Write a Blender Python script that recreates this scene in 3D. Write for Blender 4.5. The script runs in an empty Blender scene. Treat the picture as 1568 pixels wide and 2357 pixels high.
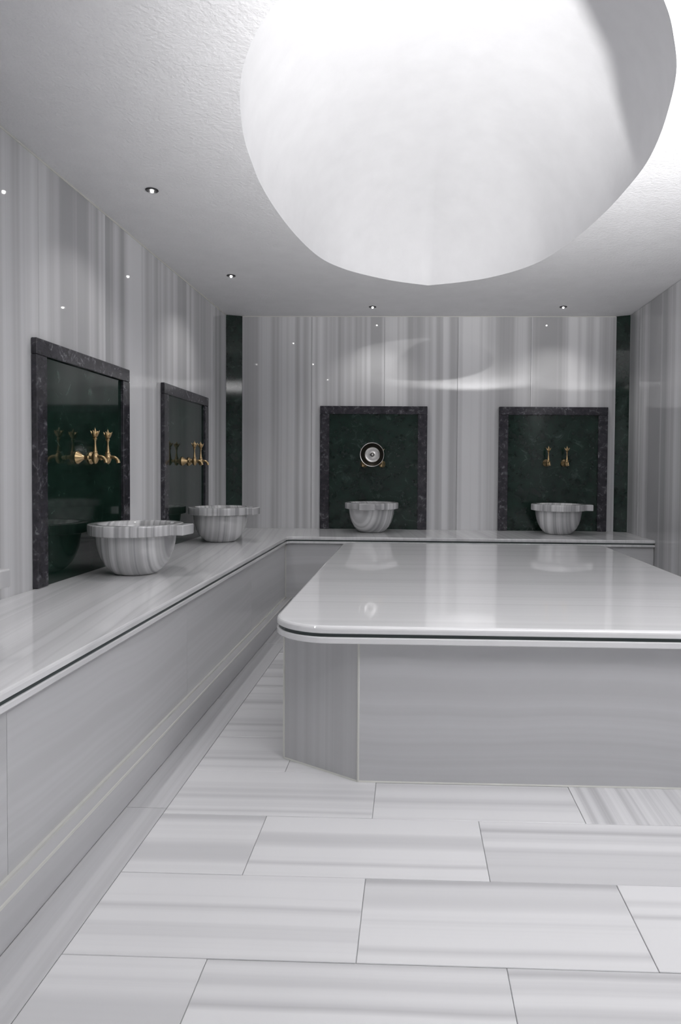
import bpy, math, random
from mathutils import Vector, Matrix
random.seed(7)
scene = bpy.context.scene
COL = scene.collection

# ------------------------------------------------------------------ camera
FPX, YAW, PITCH, ROLL, CX, CY = 1531.27, .0308, -.0275, .0077, 898.99, 1122.57
EYE = Vector((0, 0, 1.085))
r0 = Vector((math.cos(YAW), math.sin(YAW), 0))
f0 = Vector((-math.sin(YAW)*math.cos(PITCH), math.cos(YAW)*math.cos(PITCH), math.sin(PITCH)))
u0 = Vector((math.sin(YAW)*math.sin(PITCH), -math.cos(YAW)*math.sin(PITCH), math.cos(PITCH)))
rt = r0*math.cos(ROLL) + u0*math.sin(ROLL)
up = u0*math.cos(ROLL) - r0*math.sin(ROLL)
cd = bpy.data.cameras.new('camera')
cam = bpy.data.objects.new('camera', cd); COL.objects.link(cam)
cd.sensor_fit = 'HORIZONTAL'; cd.sensor_width = 36.0
cd.lens = FPX/1568*36.0
cd.shift_x = (784-CX)/1568
cd.shift_y = (CY-1178.5)/1568
cd.clip_start = .02
m = Matrix((rt, up, -f0)).transposed().to_4x4(); m.translation = EYE
cam.matrix_world = m
scene.camera = cam

# ------------------------------------------------------------------ world, light, exposure
w = bpy.data.worlds.new('world'); scene.world = w; w.use_nodes = True
w.node_tree.nodes['Background'].inputs[0].default_value = (.8, .82, .86, 1)
w.node_tree.nodes['Background'].inputs[1].default_value = .1
vs = scene.view_settings
vs.view_transform = 'Standard'; vs.look = 'None'; vs.gamma = 1.0; vs.use_curve_mapping = False
vs.exposure = 0.25

def spot(name, loc, target, watts, cone, blend, radius, color=(1, 1, 1)):
    ld = bpy.data.lights.new(name, 'SPOT'); ld.energy = watts; ld.spot_size = math.radians(cone)
    ld.spot_blend = blend; ld.shadow_soft_size = radius; ld.color = color
    o = bpy.data.objects.new(name, ld); COL.objects.link(o); o.location = loc
    o.rotation_euler = (Vector(target)-Vector(loc)).to_track_quat('-Z', 'Y').to_euler()
    return o
# the photographer's strobe, turned up to the ceiling beside the dome (its mirror images show in the marble)
spot('strobe', (1.05, .38, 1.12), (.86, 1.52, 2.39), 690, 90, 1.0, .06, (1, .99, .985))

# ------------------------------------------------------------------ room measures
XL, XR, YB, YN, ZC = -1.588, 1.825, 5.714, -1.3, 2.393
ZB = .570                       # bench top
XBF, YBF = -.930, 5.005         # bench slab edges
ZTT = .552                      # platform top

# ------------------------------------------------------------------ mesh helpers
def add_obj(name, verts, faces, mat=None, parent=None, smooth=False, loc=None):
    me = bpy.data.meshes.new(name); me.from_pydata([tuple(v) for v in verts], [], faces); me.update()
    import bmesh
    bm = bmesh.new(); bm.from_mesh(me); bmesh.ops.recalc_face_normals(bm, faces=bm.faces); bm.to_mesh(me); bm.free()
    o = bpy.data.objects.new(name, me); COL.objects.link(o)
    if mat: me.materials.append(mat)
    if smooth:
        for p in me.polygons: p.use_smooth = True
    if parent: o.parent = parent
    if loc: o.location = loc
    return o
def tag(o, label=None, cat=None, group=None, kind=None):
    if label: o['label'] = label
    if cat: o['category'] = cat
    if group: o['group'] = group
    if kind: o['kind'] = kind
    return o
def empty(name, loc=(0, 0, 0), rz=0):
    o = bpy.data.objects.new(name, None); COL.objects.link(o); o.location = loc; o.rotation_euler = (0, 0, rz)
    o.empty_display_size = .1
    return o
def box_geo(x0, x1, y0, y1, z0, z1, b=0.0):
    """box, with chamfered edges when b > 0 (24 verts)"""
    if b <= 0:
        v = [(x0,y0,z0),(x1,y0,z0),(x1,y1,z0),(x0,y1,z0),(x0,y0,z1),(x1,y0,z1),(x1,y1,z1),(x0,y1,z1)]
        f = [(0,3,2,1),(4,5,6,7),(0,1,5,4),(1,2,6,5),(2,3,7,6),(3,0,4,7)]
        return v, f
    X, Y, Z = (x0, x1), (y0, y1), (z0, z1)
    v = []; idx = {}
    for i in (0,1):
        for j in (0,1):
            for k in (0,1):
                sx, sy, sz = (1-2*i)*b, (1-2*j)*b, (1-2*k)*b
                for a, p in enumerate(((X[i], Y[j]+sy, Z[k]+sz), (X[i]+sx, Y[j], Z[k]+sz), (X[i]+sx, Y[j]+sy, Z[k]))):
                    idx[(i,j,k,a)] = len(v); v.append(p)
    f = []
    for i in (0,1): f.append(tuple(idx[(i,j,k,0)] for j,k in ((0,0),(1,0),(1,1),(0,1))))
    for j in (0,1): f.append(tuple(idx[(i,j,k,1)] for i,k in ((0,0),(1,0),(1,1),(0,1))))
    for k in (0,1): f.append(tuple(idx[(i,j,k,2)] for i,j in ((0,0),(1,0),(1,1),(0,1))))
    for i in (0,1):
        for j in (0,1): f.append((idx[(i,j,0,0)], idx[(i,j,0,1)], idx[(i,j,1,1)], idx[(i,j,1,0)]))
    for i in (0,1):
        for k in (0,1): f.append((idx[(i,0,k,0)], idx[(i,0,k,2)], idx[(i,1,k,2)], idx[(i,1,k,0)]))
    for j in (0,1):
        for k in (0,1): f.append((idx[(0,j,k,1)], idx[(0,j,k,2)], idx[(1,j,k,2)], idx[(1,j,k,1)]))
    for i in (0,1):
        for j in (0,1):
            for k in (0,1): f.append(tuple(idx[(i,j,k,a)] for a in (0,1,2)))
    return v, f
def box(name, x0, x1, y0, y1, z0, z1, mat, parent=None, b=0.0):
    v, f = box_geo(x0, x1, y0, y1, z0, z1, b); return add_obj(name, v, f, mat, parent)
def offset_poly(poly, d):
    """inset a CCW polygon by d (miter joins)"""
    n = len(poly); out = []
    for i in range(n):
        p0, p1, p2 = Vector(poly[i-1]), Vector(poly[i]), Vector(poly[(i+1) % n])
        e1 = (p1-p0).normalized(); e2 = (p2-p1).normalized()
        n1 = Vector((-e1.y, e1.x)); n2 = Vector((-e2.y, e2.x))
        b = (n1+n2); b = b/max(b.length_squared, 1e-6)*2
        out.append(tuple(p1 + b*d))
    return out
def slab(name, poly, rings, mat, parent, smooth=False):
    """stack of inset outlines: rings = [(inset, z), ...] bottom to top"""
    n = len(poly); v = []; f = []
    for d, z in rings: v += [(x, y, z) for x, y in (offset_poly(poly, d) if d else poly)]
    for k in range(len(rings)-1):
        for i in range(n):
            a, b = k*n+i, k*n+(i+1) % n; f.append((a, b, b+n, a+n))
    f.append(tuple(range(n))[::-1]); f.append(tuple(range((len(rings)-1)*n, len(rings)*n)))
    return add_obj(name, v, f, mat, parent)
def lathe_geo(prof, n=48, axis='z'):
    v = []; f = []; rows = []
    for r, h in prof:
        if r < 1e-6:
            rows.append([len(v)]); v.append((0, 0, h))
        else:
            s = len(v); rows.append(list(range(s, s+n)))
            v += [(r*math.cos(2*math.pi*i/n), r*math.sin(2*math.pi*i/n), h) for i in range(n)]
    for a, b in zip(rows, rows[1:]):
        for i in range(n):
            j = (i+1) % n
            if len(a) == 1 and len(b) == 1: continue
            if len(a) == 1: f.append((a[0], b[j], b[i]))
            elif len(b) == 1: f.append((a[i], a[j], b[0]))
            else: f.append((a[i], a[j], b[j], b[i]))
    if axis == 'y': v = [(x, -z, y) for x, y, z in v]       # axis z -> outward -y
    return v, f
def tube_geo(pts, rad, n=16):
    pts = [Vector(p) for p in pts]; v = []; f = []
    for i, p in enumerate(pts):
        t = (pts[min(i+1, len(pts)-1)] - pts[max(i-1, 0)]).normalized()
        a = Vector((1, 0, 0)) if abs(t.x) < .9 else Vector((0, 1, 0))
        u = t.cross(a).normalized(); q = t.cross(u); r = rad[i] if isinstance(rad, (list, tuple)) else rad
        v += [p + u*r*math.cos(2*math.pi*k/n) + q*r*math.sin(2*math.pi*k/n) for k in range(n)]
    for i in range(len(pts)-1):
        for k in range(n):
            a, b = i*n+k, i*n+(k+1) % n; f.append((a, b, b+n, a+n))
    f.append(tuple(range(n))[::-1]); f.append(tuple(range((len(pts)-1)*n, len(pts)*n)))
    return v, f
def shade(o, angle=35):
    me = o.data
    for p in me.polygons: p.use_smooth = True
    me.set_sharp_from_angle(angle=math.radians(angle))
    return o

# ------------------------------------------------------------------ materials
def new_mat(name):
    mt = bpy.data.materials.new(name); mt.use_nodes = True
    nt = mt.node_tree; nt.nodes.clear()
    out = nt.nodes.new('ShaderNodeOutputMaterial'); b = nt.nodes.new('ShaderNodeBsdfPrincipled')
    nt.links.new(b.outputs[0], out.inputs[0])
    return mt, nt, b
def math_node(nt, op, a, b=None, c=None):
    n = nt.nodes.new('ShaderNodeMath'); n.operation = op
    for i, x in enumerate((a, b, c)):
        if x is None: continue
        if isinstance(x, (int, float)): n.inputs[i].default_value = x
        else: nt.links.new(x, n.inputs[i])
    return n.outputs[0]
def noise1d(nt, w, scale, detail=2, rough=.5):
    n = nt.nodes.new('ShaderNodeTexNoise'); n.noise_dimensions = '1D'
    n.inputs['Scale'].default_value = scale; n.inputs['Detail'].default_value = detail; n.inputs['Roughness'].default_value = rough
    nt.links.new(w, n.inputs['W']); return n.outputs[0]
def marble(name, axis, light, dark, amount=1.0, scale=1.0, rough=.1, wobble=.012, spec=.5, lo=.36, hi=.70, thin=.5, wt=(.52, .36, .12), vs_=7):
    """banded marble: parallel streaks that run across `axis`, wavering a little"""
    mt, nt, b = new_mat(name)
    tc = nt.nodes.new('ShaderNodeTexCoord'); sp = nt.nodes.new('ShaderNodeSeparateXYZ')
    nt.links.new(tc.outputs['Object'], sp.inputs[0])
    oi = nt.nodes.new('ShaderNodeObjectInfo')
    u = sp.outputs['XYZ'.index(axis)] if isinstance(axis, str) else None
    if u is None:   # a direction vector
        d = nt.nodes.new('ShaderNodeVectorMath'); d.operation = 'DOT_PRODUCT'
        nt.links.new(tc.outputs['Object'], d.inputs[0]); d.inputs[1].default_value = axis; u = d.outputs['Value']
    wn = nt.nodes.new('ShaderNodeTexNoise'); wn.inputs['Scale'].default_value = 1.1; wn.inputs['Detail'].default_value = 2
    nt.links.new(tc.outputs['Object'], wn.inputs['Vector'])
    wob = math_node(nt, 'MULTIPLY', math_node(nt, 'SUBTRACT', wn.outputs[0], .5), wobble*4)
    off = math_node(nt, 'MULTIPLY', oi.outputs['Random'], 37.0)
    W = math_node(nt, 'ADD', math_node(nt, 'ADD', u, wob), off)
    n1 = noise1d(nt, W, 4.5*scale, 1.5); n2 = noise1d(nt, W, 19*scale, 2, .55); n3 = noise1d(nt, W, 75*scale, 2, .6)
    s = math_node(nt, 'ADD', math_node(nt, 'MULTIPLY', n1, wt[0]), math_node(nt, 'ADD', math_node(nt, 'MULTIPLY', n2, wt[1]), math_node(nt, 'MULTIPLY', n3, wt[2])))
    rp = nt.nodes.new('ShaderNodeMapRange'); rp.interpolation_type = 'SMOOTHSTEP'
    rp.inputs[1].default_value = lo; rp.inputs[2].default_value = hi; nt.links.new(s, rp.inputs[0])
    # narrow darker veins where a second noise crosses its middle
    n4 = noise1d(nt, math_node(nt, 'ADD', W, 11.3), vs_*scale, 1)
    v = math_node(nt, 'SUBTRACT', 1.0, math_node(nt, 'MULTIPLY', math_node(nt, 'ABSOLUTE', math_node(nt, 'SUBTRACT', n4, .5)), 16))
    v = math_node(nt, 'MULTIPLY', math_node(nt, 'MAXIMUM', v, 0.0), thin)
    fac = math_node(nt, 'MULTIPLY', math_node(nt, 'ADD', math_node(nt, 'SUBTRACT', 1.0, rp.outputs[0]), v), amount)
    fac = math_node(nt, 'MINIMUM', fac, 1.0)
    # cloudy variation
    mix = nt.nodes.new('ShaderNodeMix'); mix.data_type = 'RGBA'
    nt.links.new(fac, mix.inputs[0]); mix.inputs[6].default_value = (*light, 1); mix.inputs[7].default_value = (*dark, 1)
    nt.links.new(mix.outputs[2], b.inputs['Base Color'])
    rn = nt.nodes.new('ShaderNodeTexNoise'); rn.inputs['Scale'].default_value = 5; nt.links.new(tc.outputs['Object'], rn.inputs['Vector'])
    nt.links.new(math_node(nt, 'ADD', rough*.8, math_node(nt, 'MULTIPLY', rn.outputs[0], rough*.4)), b.inputs['Roughness'])
    b.inputs['Specular IOR Level'].default_value = spec
    return mt
def veined(name, base, vein, vein2, scale, rough=.08, width=.03, amt=.6, mott=(.6, 1.6)):
    mt, nt, b = new_mat(name)
    tc = nt.nodes.new('ShaderNodeTexCoord'); oi = nt.nodes.new('ShaderNodeObjectInfo')
    ad = nt.nodes.new('ShaderNodeVectorMath'); ad.operation = 'ADD'
    cb = nt.nodes.new('ShaderNodeCombineXYZ')
    off = math_node(nt, 'MULTIPLY', oi.outputs['Random'], 23.0); nt.links.new(off, cb.inputs[0]); nt.links.new(off, cb.inputs[2])
    nt.links.new(tc.outputs['Object'], ad.inputs[0]); nt.links.new(cb.outputs[0], ad.inputs[1])
    P = ad.outputs[0]
    n1 = nt.nodes.new('ShaderNodeTexNoise'); n1.inputs['Scale'].default_value = scale; n1.inputs['Detail'].default_value = 6; n1.inputs['Distortion'].default_value = 1.2
    nt.links.new(P, n1.inputs['Vector'])
    n2 = nt.nodes.new('ShaderNodeTexNoise'); n2.inputs['Scale'].default_value = scale*2.3; n2.inputs['Detail'].default_value = 8; n2.inputs['Roughness'].default_value = .65
    nt.links.new(P, n2.inputs['Vector'])
    v = math_node(nt, 'SUBTRACT', 1.0, math_node(nt, 'DIVIDE', math_node(nt, 'ABSOLUTE', math_node(nt, 'SUBTRACT', n1.outputs[0], .5)), width))
    v = math_node(nt, 'MAXIMUM', v, 0.0)
    msk = nt.nodes.new('ShaderNodeMapRange'); msk.inputs[1].default_value = .48; msk.inputs[2].default_value = .68; nt.links.new(n2.outputs[0], msk.inputs[0])
    v = math_node(nt, 'MULTIPLY', math_node(nt, 'MULTIPLY', v, msk.outputs[0]), amt)
    mo = nt.nodes.new('ShaderNodeMapRange'); mo.inputs[1].default_value = .3; mo.inputs[2].default_value = .72
    nt.links.new(n2.outputs[0], mo.inputs[0])
    m1 = nt.nodes.new('ShaderNodeMix'); m1.data_type = 'RGBA'; nt.links.new(mo.outputs[0], m1.inputs[0])
    m1.inputs[6].default_value = (*[c*mott[0] for c in base], 1); m1.inputs[7].default_value = (*vein2, 1)
    m2 = nt.nodes.new('ShaderNodeMix'); m2.data_type = 'RGBA'; nt.links.new(v, m2.inputs[0])
    nt.links.new(m1.outputs[2], m2.inputs[6]); m2.inputs[7].default_value = (*vein, 1)
    nt.links.new(m2.outputs[2], b.inputs['Base Color']); b.inputs['Roughness'].default_value = rough
    return mt
def plain(name, col, rough=.5, metal=0.0, bump=None, emit=None):
    mt, nt, b = new_mat(name)
    tc = nt.nodes.new('ShaderNodeTexCoord'); n = nt.nodes.new('ShaderNodeTexNoise'); n.inputs['Scale'].default_value = 9; n.inputs['Detail'].default_value = 4
    nt.links.new(tc.outputs['Object'], n.inputs['Vector'])
    mx = nt.nodes.new('ShaderNodeMix'); mx.data_type = 'RGBA'; nt.links.new(n.outputs[0], mx.inputs[0])
    mx.inputs[6].default_value = (*[c*.94 for c in col], 1); mx.inputs[7].default_value = (*[min(1, c*1.05) for c in col], 1)
    nt.links.new(mx.outputs[2], b.inputs['Base Color'])
    b.inputs['Roughness'].default_value = rough; b.inputs['Metallic'].default_value = metal
    if bump:
        bn = nt.nodes.new('ShaderNodeTexNoise'); bn.inputs['Scale'].default_value = bump[0]; bn.inputs['Detail'].default_value = 5
        nt.links.new(tc.outputs['Object'], bn.inputs['Vector'])
        bp = nt.nodes.new('ShaderNodeBump'); bp.inputs['Strength'].default_value = bump[1]; bp.inputs['Distance'].default_value = bump[2]
        nt.links.new(bn.outputs[0], bp.inputs['Height']); nt.links.new(bp.outputs[0], b.inputs['Normal'])
    if emit:
        b.inputs['Emission Color'].default_value = (*emit[0], 1); b.inputs['Emission Strength'].default_value = emit[1]
    return mt

LT, DK = (.60, .60, .615), (.25, .25, .262)
M = {}
M['wall_x'] = marble('striped_marble_wall_back', 'X', (.82, .82, .835), (.48, .48, .49), 1.0, .75, .03, .003, spec=.8, lo=.34, hi=.66, thin=.35, wt=(.60, .34, .06), vs_=5)
M['wall_y'] = marble('striped_marble_wall_side', 'Y', (.82, .82, .835), (.46, .46, .47), 1.0, .5, .03, .003, spec=.8, lo=.34, hi=.66, thin=.35, wt=(.60, .34, .06), vs_=5)
WL = (.85, .85, .862)
M['floor_x'] = marble('white_marble_tile', 'Y', WL, (.42, .42, .435), .36, 1.0, .22, .006, lo=.28, hi=.52, thin=1.0, wt=(.60, .34, .06), vs_=4)
M['floor_y'] = marble('white_marble_tile_turned', 'X', WL, (.42, .42, .435), .5, 1.6, .22, .006, lo=.30, hi=.62, thin=.5)
M['border'] = marble('white_marble_border', 'X', (.70, .70, .715), (.5, .5, .51), .4, 1.6, .2, .004)
M['top_y'] = marble('polished_slab_platform', 'Y', (.90, .90, .908), (.68, .68, .69), .38, 1.3, .04, .01, lo=.26, hi=.58, thin=.3, spec=.7)
M['top_x'] = marble('polished_slab_bench', (1, .12, 0), (.88, .88, .89), (.64, .64, .65), .5, 1.3, .05, .012, spec=.7)
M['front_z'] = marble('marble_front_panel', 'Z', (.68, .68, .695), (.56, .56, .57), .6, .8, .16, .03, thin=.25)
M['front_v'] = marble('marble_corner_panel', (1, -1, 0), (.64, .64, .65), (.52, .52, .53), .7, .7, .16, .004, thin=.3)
M['kurna'] = marble('banded_marble_basin', (1, .1, 0), (.80, .80, .805), (.34, .34, .35), .75, 1.7, .04, .008, thin=.5, wt=(.45, .45, .10), spec=1.0)
M['kurna_rim'] = marble('banded_marble_basin_rim', (1, .1, 0), (.86, .86, .865), (.38, .38, .39), .8, 2.2, .08, .006, thin=.6, wt=(.45, .45, .10), spec=.8)
M['green'] = veined('dark_green_marble', (.008, .022, .016), (.10, .15, .13), (.012, .034, .024), 4.5, .06, .02, .55)
M['frame'] = veined('dark_violet_veined_marble', (.030, .028, .036), (.30, .30, .32), (.060, .058, .070), 11, .10, .035, .75)
M['groove'] = plain('dark_green_inlay', (.052, .068, .068), .3)
M['caulk'] = plain('pale_caulk', (.74, .74, .70), .5)
M['plaster'] = plain('white_ceiling_plaster', (.82, .82, .835), .75, bump=(70, .33, .012))
M['dome'] = plain('white_dome_plaster', (.74, .74, .755), .7, bump=(28, .09, .008))
M['backing'] = plain('mortar_backing', (.33, .33, .34), .8)
M['grout'] = plain('grey_grout', (.55, .55, .56), .8)
M['brass'] = plain('aged_brass', (.55, .40, .22), .28, 1.0)
M['silver'] = plain('tinned_metal', (.80, .78, .76), .22, 1.0)
M['chrome'] = plain('dark_metal_ring', (.10, .10, .105), .4, 1.0)
M['dark_reflection'] = plain('metal_dark_reflection', (.045, .04, .032), .4, 1.0)  # bowl flank: dark reflection of the inner wall painted into the metal colour
M['dark'] = plain('black_cup', (.03, .03, .032), .5)
M['led'] = plain('lit_led', (1, 1, 1), .3, emit=((1, .98, .95), 25))

# ------------------------------------------------------------------ structure
def struct(o, label=None):
    o['kind'] = 'structure'
    if label: o['label'] = label
    return o
# floor
floor = struct(box('floor', XL-.02, XR+.02, YN, YB+.02, -.06, -.004, M['grout']), 'pale striped marble tile floor')
TX0, TW, TH, G = -.770, .660, .3035, .0008
row0 = 1.430 - 4*TH
r = 0
while True:
    y0 = row0 + r*TH; y1 = y0 + TH
    if y0 > 5.02: break
    phase = -.112 if r % 2 == 0 else -.442          # joint position of this row
    x = phase - 2*TW
    y1 = min(y1, 5.02)
    while x < XR:
        a, b_ = max(x, TX0), min(x+TW, XR-.003); x += TW
        if b_ - a < .03: continue
        if a > -.20 and b_ < 1.3 and y0 > 2.5 and y1 < 4.6: continue      # wholly under the platform
        turned = (abs(a-.548) < .03 and abs(y0-2.037) < .02)
        t = box('tile', a+G, b_-G, y0+G, y1-G, -.004, random.uniform(-.0006, .0004), M['floor_y'] if turned else M['floor_x'], floor, .0012)
    r += 1
y = YN
for ln in (1.2, 1.1, 1.07, 1.0, 1.0, .97):           # border along the bench foot
    t = box('border_slab', -.902+.001, TX0-.001, y+.001, min(y+ln, 5.02)-.001, -.004, 0.0002, M['border'], floor, .001); y += ln

# ceiling with the oval dome
far = [(.97+.02, 2.95), (.985, 3.20), (.97, 3.42), (.93, 3.72), (.87, 4.00), (.79, 4.24), (.66, 4.44), (.49, 4.60), (.30, 4.70), (.108, 4.768),
       (-.12, 4.66), (-.32, 4.51), (-.46, 4.36), (-.572, 4.15), (-.648, 3.81), (-.692, 3.42), (-.704, 3.10), (-.695, 2.90)]
near = [(-.668, 2.62), (-.60, 2.31), (-.518, 2.10), (-.395, 1.90), (-.20, 1.70), (.02, 1.60), (.21, 1.585), (.42, 1.64), (.59, 1.77), (.70, 1.92), (.775, 2.055), (.86, 2.25), (.93, 2.52), (.972, 2.75)]
ctrl = [Vector(p) for p in far+near]
def catmull(ps, sub, cusp=()):
    out = []; n = len(ps)
    for i in range(n):
        p0, p1, p2, p3 = ps[i-1], ps[i], ps[(i+1) % n], ps[(i+2) % n]
        m1 = (p2-p0)/2; m2 = (p3-p1)/2
        if i in cusp: m1 = p2-p1
        if (i+1) % n in cusp: m2 = p2-p1
        for k in range(sub):
            t = k/sub; h = t*t*t; q = t*t
            out.append(p1*(2*h-3*q+1) + m1*(h-2*q+t) + p2*(-2*h+3*q) + m2*(h-q))
    return out
rim = catmull(ctrl, 6, cusp=(9,))
DC = Vector((.145, 3.12))
N = len(rim)
x0, x1, y0, y1 = XL-.02, XR+.02, YN, YB+.02
def to_rect(p):
    d = p-DC; ts = []
    if d.x > 1e-9: ts.append((x1-DC.x)/d.x)
    if d.x < -1e-9: ts.append((x0-DC.x)/d.x)
    if d.y > 1e-9: ts.append((y1-DC.y)/d.y)
    if d.y < -1e-9: ts.append((y0-DC.y)/d.y)
    return DC + d*min(ts)
outer = [to_rect(p) for p in rim]
for c in ((x0, y0), (x1, y0), (x1, y1), (x0, y1)):     # snap the nearest outline point to each corner
    k = min(range(N), key=lambda i: (outer[i]-Vector(c)).length); outer[k] = Vector(c)
v = [(p.x, p.y, ZC) for p in rim] + [(p.x, p.y, ZC) for p in outer]
v += [(p.x, p.y, ZC+.25) for p in outer]
f = [(i, (i+1) % N, N+(i+1) % N, N+i) for i in range(N)] + [(N+i, N+(i+1) % N, 2*N+(i+1) % N, 2*N+i) for i in range(N)]
ceiling = struct(add_obj('ceiling', v, f, M['plaster']), 'white rough plaster ceiling with an oval dome')
DH = .62; v = []; f = []; K = 28
for k in range(K):
    a = k/K*math.pi/2; s = math.cos(a)**.9; z = ZC + DH*math.sin(a)
    v += [(DC.x+(p.x-DC.x)*s, DC.y+(p.y-DC.y)*s, z) for p in rim]
v.append((DC.x, DC.y, ZC+DH))
for k in range(K-1):
    for i in range(N): a, b_ = k*N+i, k*N+(i+1) % N; f.append((a, b_, b_+N, a+N))
for i in range(N): f.append(((K-1)*N+i, (K-1)*N+(i+1) % N, K*N))
dome = add_obj('dome', v, f, M['dome'], ceiling, True); dome['label'] = 'smooth white oval dome recess'

# walls: backing plus marble slabs, each its own piece
wl = struct(box('wall_left', XL-.08, XL-.018, YN, YB, 0, ZC, M['backing']), 'left wall of grey vertically striped marble')
ys = [YN, -.65, 0, .62, 1.24, 1.86, 2.345, 2.80, 3.42, 4.04, 4.66, 5.28, YB-.052]
for a, b_ in zip(ys, ys[1:]): box('marble_panel', XL-.018, XL, a+.0008, b_-.0008, 0.0, ZC-.006, M['wall_y'], wl)
wb = struct(box('wall_back', -1.70, 1.93, YB+.018, YB+.08, 0, ZC, M['backing']), 'back wall of grey vertically striped marble')
xs = [-1.462, -.86, -.235, .39, 1.01, 1.727]
for a, b_ in zip(xs, xs[1:]): box('marble_panel', a+.0012, b_-.0012, YB, YB+.018, 0.0, ZC-.003, M['wall_x'], wb)
wr = struct(box('wall_right', XR+.018, XR+.08, YN, YB, 0, ZC, M['backing']), 'right wall of grey vertically striped marble')
ys = [YN, -.62, 0, .62, 1.24, 1.86, 2.48, 3.10, 3.72, 4.34, 4.96, YB-.052]
for a, b_ in zip(ys, ys[1:]): box('marble_panel', XR, XR+.018, a+.0008, b_-.0008, 0.0, ZC-.003, M['wall_y'], wr)
wf = struct(box('wall_front', XL-.08, XR+.08, YN-.08, YN, 0, ZC, M['plaster']), 'plain pale wall behind the viewer')
# thin pale joint where the left wall meets the ceiling
t1 = struct(box('trim_1', XL-.005, XL+.004, YN+.01, YB-.06, ZC-.009, ZC-.001, M['caulk']), 'thin pale joint between left wall and ceiling')
t4 = struct(box('trim_2', -1.46, 1.72, YB-.004, YB+.005, ZC-.007, ZC-.001, M['caulk']), 'thin pale joint between back wall and ceiling')
# chamfered dark green strips in the two back corners
def strip(name, p, q, lab):
    n = 1 if p[0] < 0 else -1
    pts = [p, q, (q[0], YB+.017), (p[0], YB+.017)]
    v = [(x, y, ZB+.001) for x, y in pts] + [(x, y, ZC-.002) for x, y in pts]
    f = [(0,1,2,3), (4,5,6,7)] + [(i, (i+1) % 4, 4+(i+1) % 4, 4+i) for i in range(4)]
    return struct(add_obj(name, v, f, M['green']), lab)
strip('trim_3', (XL+.001, YB-.05), (-1.463, YB), 'dark green marble corner strip left of the back wall')
strip('trim_4', (1.728, YB), (XR-.001, YB-.05), 'dark green marble corner strip right of the back wall')

# ------------------------------------------------------------------ L-shaped bench
bench = tag(empty('marble_bench', (XL+.3, 3.0, 0)), 'long low grey marble bench running along the left and back walls', 'bench')
def kid(o, root):       # keep world placement under a moved root
    o.parent = root; o.matrix_parent_inverse = Matrix.Translation(root.location).inverted(); return o
e = .0008
c = .035
Lpoly = [(XL+e, YN+e), (XBF, YN+e), (XBF, YBF-c), (XBF+.3*c, YBF-.3*c), (XBF+c, YBF), (XR-e, YBF), (XR-e, YB-.053), (1.728, YB-e), (-1.463, YB-e), (XL+e, YB-.053)]
o = slab('top_slab', Lpoly, [(.004, ZB-.024), (0, ZB-.021), (0, ZB-.007), (.002, ZB-.002), (.007, ZB)], M['top_x'], None); kid(o, bench)
o = slab('inlay_strip', Lpoly, [(.007, ZB-.034), (.007, ZB-.024)], M['groove'], None); kid(o, bench); o['label'] = 'dark green inlay line in the slab edge'
o = slab('lower_slab', Lpoly, [(.003, ZB-.052), (0, ZB-.049), (0, ZB-.036), (.003, ZB-.034)], M['top_x'], None); kid(o, bench)
PX, PY, ZL = -.952, 5.030, .104
ys = [YN+e, .3, 1.53, 2.80, 3.95, PY]
for a, b_ in zip(ys, ys[1:]):
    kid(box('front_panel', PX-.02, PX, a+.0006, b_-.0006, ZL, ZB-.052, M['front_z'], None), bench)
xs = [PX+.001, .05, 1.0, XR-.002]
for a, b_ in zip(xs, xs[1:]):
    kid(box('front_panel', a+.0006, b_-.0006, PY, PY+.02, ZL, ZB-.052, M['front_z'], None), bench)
kid(box('caulk_joint', PX-.001, PX+.005, PY-.005, PY+.001, ZL, ZB-.052, M['caulk'], None), bench)
ppoly = [(XL+.05, YN+e), (-.902, YN+e), (-.902, 5.022), (XR-e, 5.022), (XR-e, 5.08), (-.96, 5.08), (XL+.05, 5.08)]
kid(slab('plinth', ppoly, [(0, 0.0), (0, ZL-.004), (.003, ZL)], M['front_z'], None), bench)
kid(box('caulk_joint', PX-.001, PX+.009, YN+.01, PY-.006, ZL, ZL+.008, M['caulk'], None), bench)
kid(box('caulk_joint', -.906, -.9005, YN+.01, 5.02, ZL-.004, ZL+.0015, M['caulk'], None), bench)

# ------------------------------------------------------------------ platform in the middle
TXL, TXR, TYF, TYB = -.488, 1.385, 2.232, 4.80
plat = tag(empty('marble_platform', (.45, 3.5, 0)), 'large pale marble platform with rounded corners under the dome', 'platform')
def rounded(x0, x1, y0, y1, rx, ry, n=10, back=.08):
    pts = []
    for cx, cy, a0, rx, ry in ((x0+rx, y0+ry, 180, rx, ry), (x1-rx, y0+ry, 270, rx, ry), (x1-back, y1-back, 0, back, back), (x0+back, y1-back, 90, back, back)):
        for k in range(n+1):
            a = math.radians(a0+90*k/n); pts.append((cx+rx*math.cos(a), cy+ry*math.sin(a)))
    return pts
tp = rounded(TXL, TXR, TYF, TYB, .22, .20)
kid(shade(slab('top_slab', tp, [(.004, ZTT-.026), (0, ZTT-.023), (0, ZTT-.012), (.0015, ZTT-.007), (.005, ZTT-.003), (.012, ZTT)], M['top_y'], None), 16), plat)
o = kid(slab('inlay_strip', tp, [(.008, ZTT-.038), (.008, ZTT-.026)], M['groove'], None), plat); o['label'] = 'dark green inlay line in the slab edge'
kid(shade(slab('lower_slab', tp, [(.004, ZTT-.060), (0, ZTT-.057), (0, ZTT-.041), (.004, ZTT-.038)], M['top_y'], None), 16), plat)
BX0, BX1, BY0, BY1, chx, chy = -.468, 1.365, 2.276, 4.77, .292, .178
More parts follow.
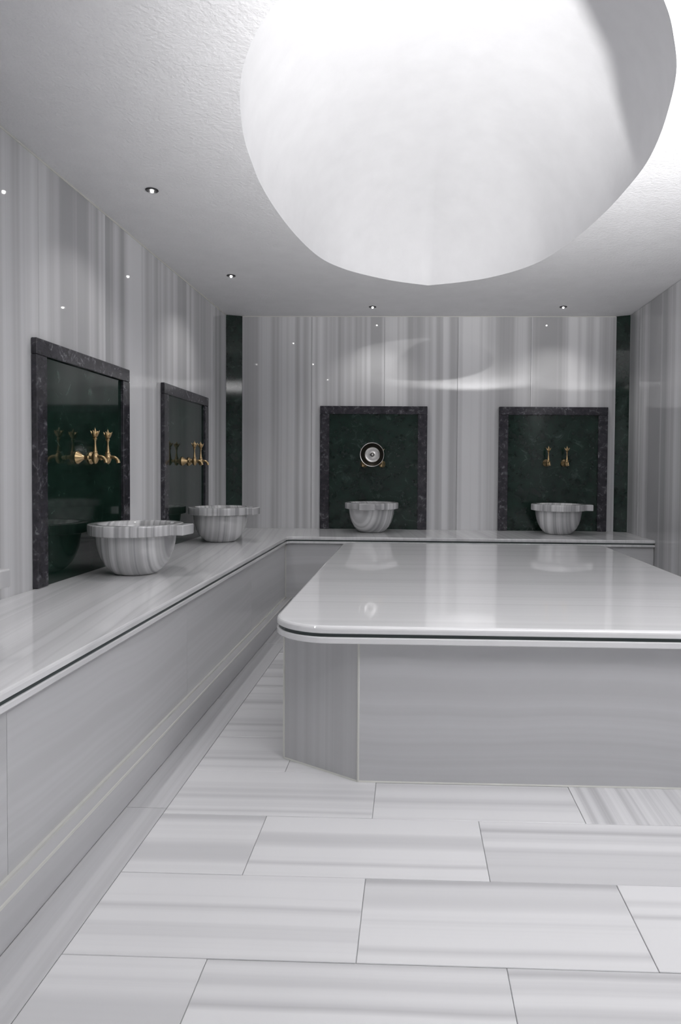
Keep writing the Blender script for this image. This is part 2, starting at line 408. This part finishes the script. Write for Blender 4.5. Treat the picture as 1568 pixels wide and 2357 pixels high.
bp = [(BX0+chx, BY0), (BX1-chx, BY0), (BX1, BY0+chy), (BX1, BY1-.05), (BX1-.05, BY1), (BX0+.05, BY1), (BX0, BY1-.05), (BX0, BY0+chy)]
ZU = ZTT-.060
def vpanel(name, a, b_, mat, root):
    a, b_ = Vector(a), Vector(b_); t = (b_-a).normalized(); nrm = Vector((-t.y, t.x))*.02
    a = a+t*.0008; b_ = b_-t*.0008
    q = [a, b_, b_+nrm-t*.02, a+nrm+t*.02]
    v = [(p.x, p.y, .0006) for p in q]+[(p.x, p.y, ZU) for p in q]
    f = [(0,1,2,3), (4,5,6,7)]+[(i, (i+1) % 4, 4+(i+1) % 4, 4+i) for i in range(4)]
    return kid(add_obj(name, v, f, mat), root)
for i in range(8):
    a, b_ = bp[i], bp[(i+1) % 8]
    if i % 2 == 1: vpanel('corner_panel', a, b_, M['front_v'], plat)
    elif i == 0:
        vpanel('front_panel', a, b_, M['front_z'], plat)
    elif i == 4: vpanel('back_panel', a, b_, M['front_z'], plat)
    else:
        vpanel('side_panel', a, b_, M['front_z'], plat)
for p in bp:
    d = (Vector((.45, 3.5))-Vector(p)).normalized()*.001
    x, y = p[0]+d.x, p[1]+d.y
    v, f = lathe_geo([(0, .0006), (.0045, .0006), (.0045, ZU), (0, ZU)], 10)
    kid(add_obj('caulk_joint', [(a+x, b_+y, c_) for a, b_, c_ in v], f, M['caulk']), plat)
kid(slab('caulk_bead', offset_poly(bp, -.004), [(0, .0006), (.003, .005)], M['caulk'], None), plat)

# ------------------------------------------------------------------ green splashbacks
PW, ZP = .918, 1.624
def splashback(loc, rz, lab):
    root = tag(empty('green_splashback', loc, rz), lab, 'wall panel', 'green marble panels behind the basins')
    h = PW/2; fw = .080; ft = .068; z0 = ZB+.001-loc[2]; z1 = ZP-loc[2]
    box('panel', -h+fw-.004, h-fw+.004, -.010, -.0005, z0, z1-ft+.004, M['green'], root)
    for s in (-1, 1):
        a, b_ = sorted((s*h, s*(h-fw))); box('frame_side', a, b_, -.026, -.0005, z0, z1-ft-.0005, M['frame'], root, .003)
    box('frame_top', -h, h, -.026, -.0005, z1-ft, z1, M['frame'], root, .003)
    return root
R90 = math.pi/2
splashback((XL, 3.196, ZB), R90, 'green marble panel on the left wall nearest the viewer, behind the largest basin')
splashback((XL, 4.632, ZB), R90, 'narrow-looking dark green panel on the left wall nearer the back corner')
splashback((-.324, YB, ZB), 0, 'dark green panel on the back wall with a metal bowl hung on its taps')
splashback((1.202, YB, ZB), 0, 'dark green panel on the back wall beside the right corner strip')

# ------------------------------------------------------------------ basins
def basin_meshes():
    H = .243
    prof = [(0, 0), (.092, 0), (.100, .003), (.108, .009), (.126, .024), (.147, .049), (.165, .084), (.176, .118), (.183, .152), (.186, .178), (.187, .190), (.196, .1905),
            (.196, .1906), (.160, .1906), (.150, .15), (.120, .09), (.06, .055), (0, .05)]
    bowl = lathe_geo(prof, 64)
    rimp = [(.186, .1905), (.212, .1905), (.219, .194), (.221, .200), (.221, .236), (.219, .241), (.215, H), (.180, H), (.172, .240), (.162, .226), (.158, .1908), (.186, .1905)]
    rimg = lathe_geo(rimp, 72)
    return bowl, rimg
BM = {}
(bv, bf), (rv, rf) = basin_meshes()
protos = {}
def basin(x, y, lug_dir, rz, lab):
    root = tag(empty('marble_basin', (x, y, ZB+.0008), rz), lab, 'basin', 'carved marble wash basins on the bench')
    if not protos:
        protos['b'] = shade(add_obj('bowl', bv, bf, M['kurna'], root), 40)
        protos['r'] = shade(add_obj('rim', rv, rf, M['kurna_rim'], root), 40)
        lv, lf = box_geo(.200, .268, -.062, .062, .1925, .2415, .004)
        protos['l'] = add_obj('lug', lv, lf, M['kurna_rim'], root)
        protos['l'].rotation_euler = (0, 0, lug_dir-rz)
        return root
    for k in ('b', 'r', 'l'):
        c_ = protos[k].copy(); COL.objects.link(c_); c_.parent = root
        if k == 'l': c_.rotation_euler = (0, 0, lug_dir-rz)
    return root
basin(-1.338, 3.20, -.10, 0, 'nearest whole marble basin on the left bench, largest in view')
basin(-1.338, 4.640, -.15, .35, 'marble basin on the left bench near the back corner')
basin(-.322, 5.462, -R90*1.05, .9, 'marble basin on the back bench below the hung metal bowl')
basin(1.205, 5.462, -.12, -.5, 'marble basin on the back bench at the right')
basin(-1.338, 1.69, -.04, .2, 'marble basin cut off by the left edge, only its lug in view')

# ------------------------------------------------------------------ taps
tap0 = {}
def tap_parts(root):
    def p(name, geo, mat='brass', ang=40):
        o = shade(add_obj(name, geo[0], geo[1], M[mat], root), ang); return o
    out = []
    out.append(p('flange', lathe_geo([(0, 0), (.030, 0), (.031, .004), (.027, .010), (.019, .020), (.012, .030), (.009, .036), (0, .036)], 28, 'y')))
    out.append(p('stem', lathe_geo([(0, .034), (.008, .034), (.008, .046), (.0115, .050), (.0115, .055), (.008, .059), (.0085, .078), (0, .078)], 20, 'y')))
    bd = lathe_geo([(0, -.030), (.006, -.028), (.011, -.022), (.016, -.010), (.0175, .002), (.015, .014), (.0105, .022), (.0125, .026), (.009, .031), (0, .031)], 24)
    out.append(p('body', ([(x, y-.086, z) for x, y, z in bd[0]], bd[1])))
    sp = [(0, -.095, .003), (0, -.106, .005), (0, -.117, .004), (0, -.128, -.002), (0, -.136, -.012), (0, -.1385, -.024)]
    out.append(p('spout', tube_geo(sp, [.0085, .008, .0078, .0078, .0085, .0098], 16)))
    hs = lathe_geo([(0, .030), (.009, .030), (.0075, .045), (.0052, .062), (.0050, .078), (.0075, .086), (.010, .089), (.0065, .094), (0, .094)], 20)
    hd = p('handle', ([(x, y-.086, z) for x, y, z in hs[0]], hs[1])); out.append(hd)
    fv, ff = [], []
    for ang, tilt in ((None, 0), (0, .55), (R90, .55), (2*R90, .55), (3*R90, .55)):      # open tulip finial
        g = lathe_geo([(0, 0), (.006, .004), (.010, .014), (.0085, .026), (.0045, .038), (0, .052 if ang is None else .044)], 10)
        s = len(fv)
        for x, y, z in g[0]:
            if ang is not None:
                x *= .5
                x, z = x*math.cos(tilt)+z*math.sin(tilt), z*math.cos(tilt)-x*math.sin(tilt)
                x, y = x*math.cos(ang)-y*math.sin(ang), x*math.sin(ang)+y*math.cos(ang)
            fv.append((x, y-.086, z+.092))
        ff += [tuple(i+s for i in q) for q in g[1]]
    fo = shade(add_obj('finial', fv, ff, M['brass'], hd), 50); out.append(fo)
    return out
def tap(loc, rz, lab):
    root = tag(empty('brass_tap', loc, rz), lab, 'tap', 'brass taps on the green panels')
    if not tap0:
        tap0['p'] = tap_parts(root); return root
    hd = None
    for o in tap0['p']:
        c_ = o.copy(); COL.objects.link(c_); c_.parent = root
        if o.name.startswith('handle'): hd = c_
        if o.name.startswith('finial'): c_.parent = hd
    return root
W_ = .0105
tap((XL+W_, 3.098, 1.130), R90, 'near brass tap of the pair on the nearest left wall panel')
tap((XL+W_, 3.230, 1.130), R90, 'far brass tap of the pair on the nearest left wall panel')
tap((XL+W_, 4.540, 1.130), R90, 'near brass tap of the pair on the left wall panel by the back corner')
tap((XL+W_, 4.675, 1.130), R90, 'far brass tap of the pair on the left wall panel by the back corner')
tap((-.404, YB-W_, 1.130), 0, 'left brass tap under the hung metal bowl')
tap((-.250, YB-W_, 1.130), 0, 'right brass tap under the hung metal bowl')
tap((1.150, YB-W_, 1.150), 0, 'left brass tap on the right back wall panel')
tap((1.304, YB-W_, 1.150), 0, 'right brass tap on the right back wall panel')

# metal bath bowl standing on the two spouts, open side to the room
bowlr = tag(empty('metal_bath_bowl', (-.327, YB-.107, 1.2075)), 'round silver metal bowl leaning on the taps of the back panel', 'bowl')
prof = [(0, .010), (.012, .010), (.018, .004), (.024, .002), (.052, .002), (.060, .004), (.064, .008), (.0655, .006), (.060, .001), (.054, -.003), (0, -.003)]
bo = shade(add_obj('shell', *lathe_geo(prof, 56, 'y'), M['silver'], bowlr), 45)
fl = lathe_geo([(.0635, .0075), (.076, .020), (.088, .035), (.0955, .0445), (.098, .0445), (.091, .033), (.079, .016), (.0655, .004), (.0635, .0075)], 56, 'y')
shade(add_obj('flank', fl[0], fl[1], M['dark_reflection'], bowlr), 60)['label'] = 'flank of the bowl, its dark reflection painted in'
rm = lathe_geo([(.0965, .0430), (.100, .0430), (.1015, .0455), (.0995, .048), (.0965, .047), (.0965, .0430)], 56, 'y')
shade(add_obj('rim', rm[0], rm[1], M['silver'], bowlr), 60)
bs = lathe_geo([(0, .020), (.006, .019), (.011, .015), (.0125, .010), (0, .0095)], 24, 'y')
shade(add_obj('boss', bs[0], bs[1], M['silver'], bo), 60)

# ------------------------------------------------------------------ ceiling spotlights
DLW = 9.5
def downlight(x, y, lab):
    root = tag(empty('ceiling_spotlight', (x, y, ZC)), lab, 'ceiling light', 'small recessed ceiling spotlights')
    shade(add_obj('ring', *lathe_geo([(.021, -.0004), (.029, -.0004), (.030, -.003), (.027, -.006), (.022, -.0065), (.021, -.004), (.021, -.0004)], 36), M['chrome'], root))
    shade(add_obj('cup', *lathe_geo([(0, -.0006), (.022, -.0006), (.022, -.004), (.018, -.0045), (.009, -.0012), (0, -.0012)], 32), M['dark'], root))
    shade(add_obj('bulb', *lathe_geo([(0, -.0014), (.007, -.0016), (.0075, -.008), (.005, -.013), (0, -.0145)], 20), M['led'], root))
    s = spot('spotlight_beam', (x, y, ZC-.02), (x, y, 0), DLW, 116, 1.0, .012, (1, .985, .97))
    s.parent = root; s.location = (0, 0, -.02); s.rotation_euler = (0, 0, 0)
    return root
downlight(-1.232, 3.135, 'recessed spotlight in the ceiling above the nearest left basin')
downlight(-1.233, 4.519, 'recessed spotlight in the ceiling above the left basin by the back corner')
downlight(-.321, 5.386, 'recessed spotlight in the ceiling above the basin with the metal bowl')
downlight(1.203, 5.385, 'recessed spotlight in the ceiling above the right back basin')
downlight(-1.232, 1.69, 'recessed spotlight in the ceiling above the basin cut off by the left edge')
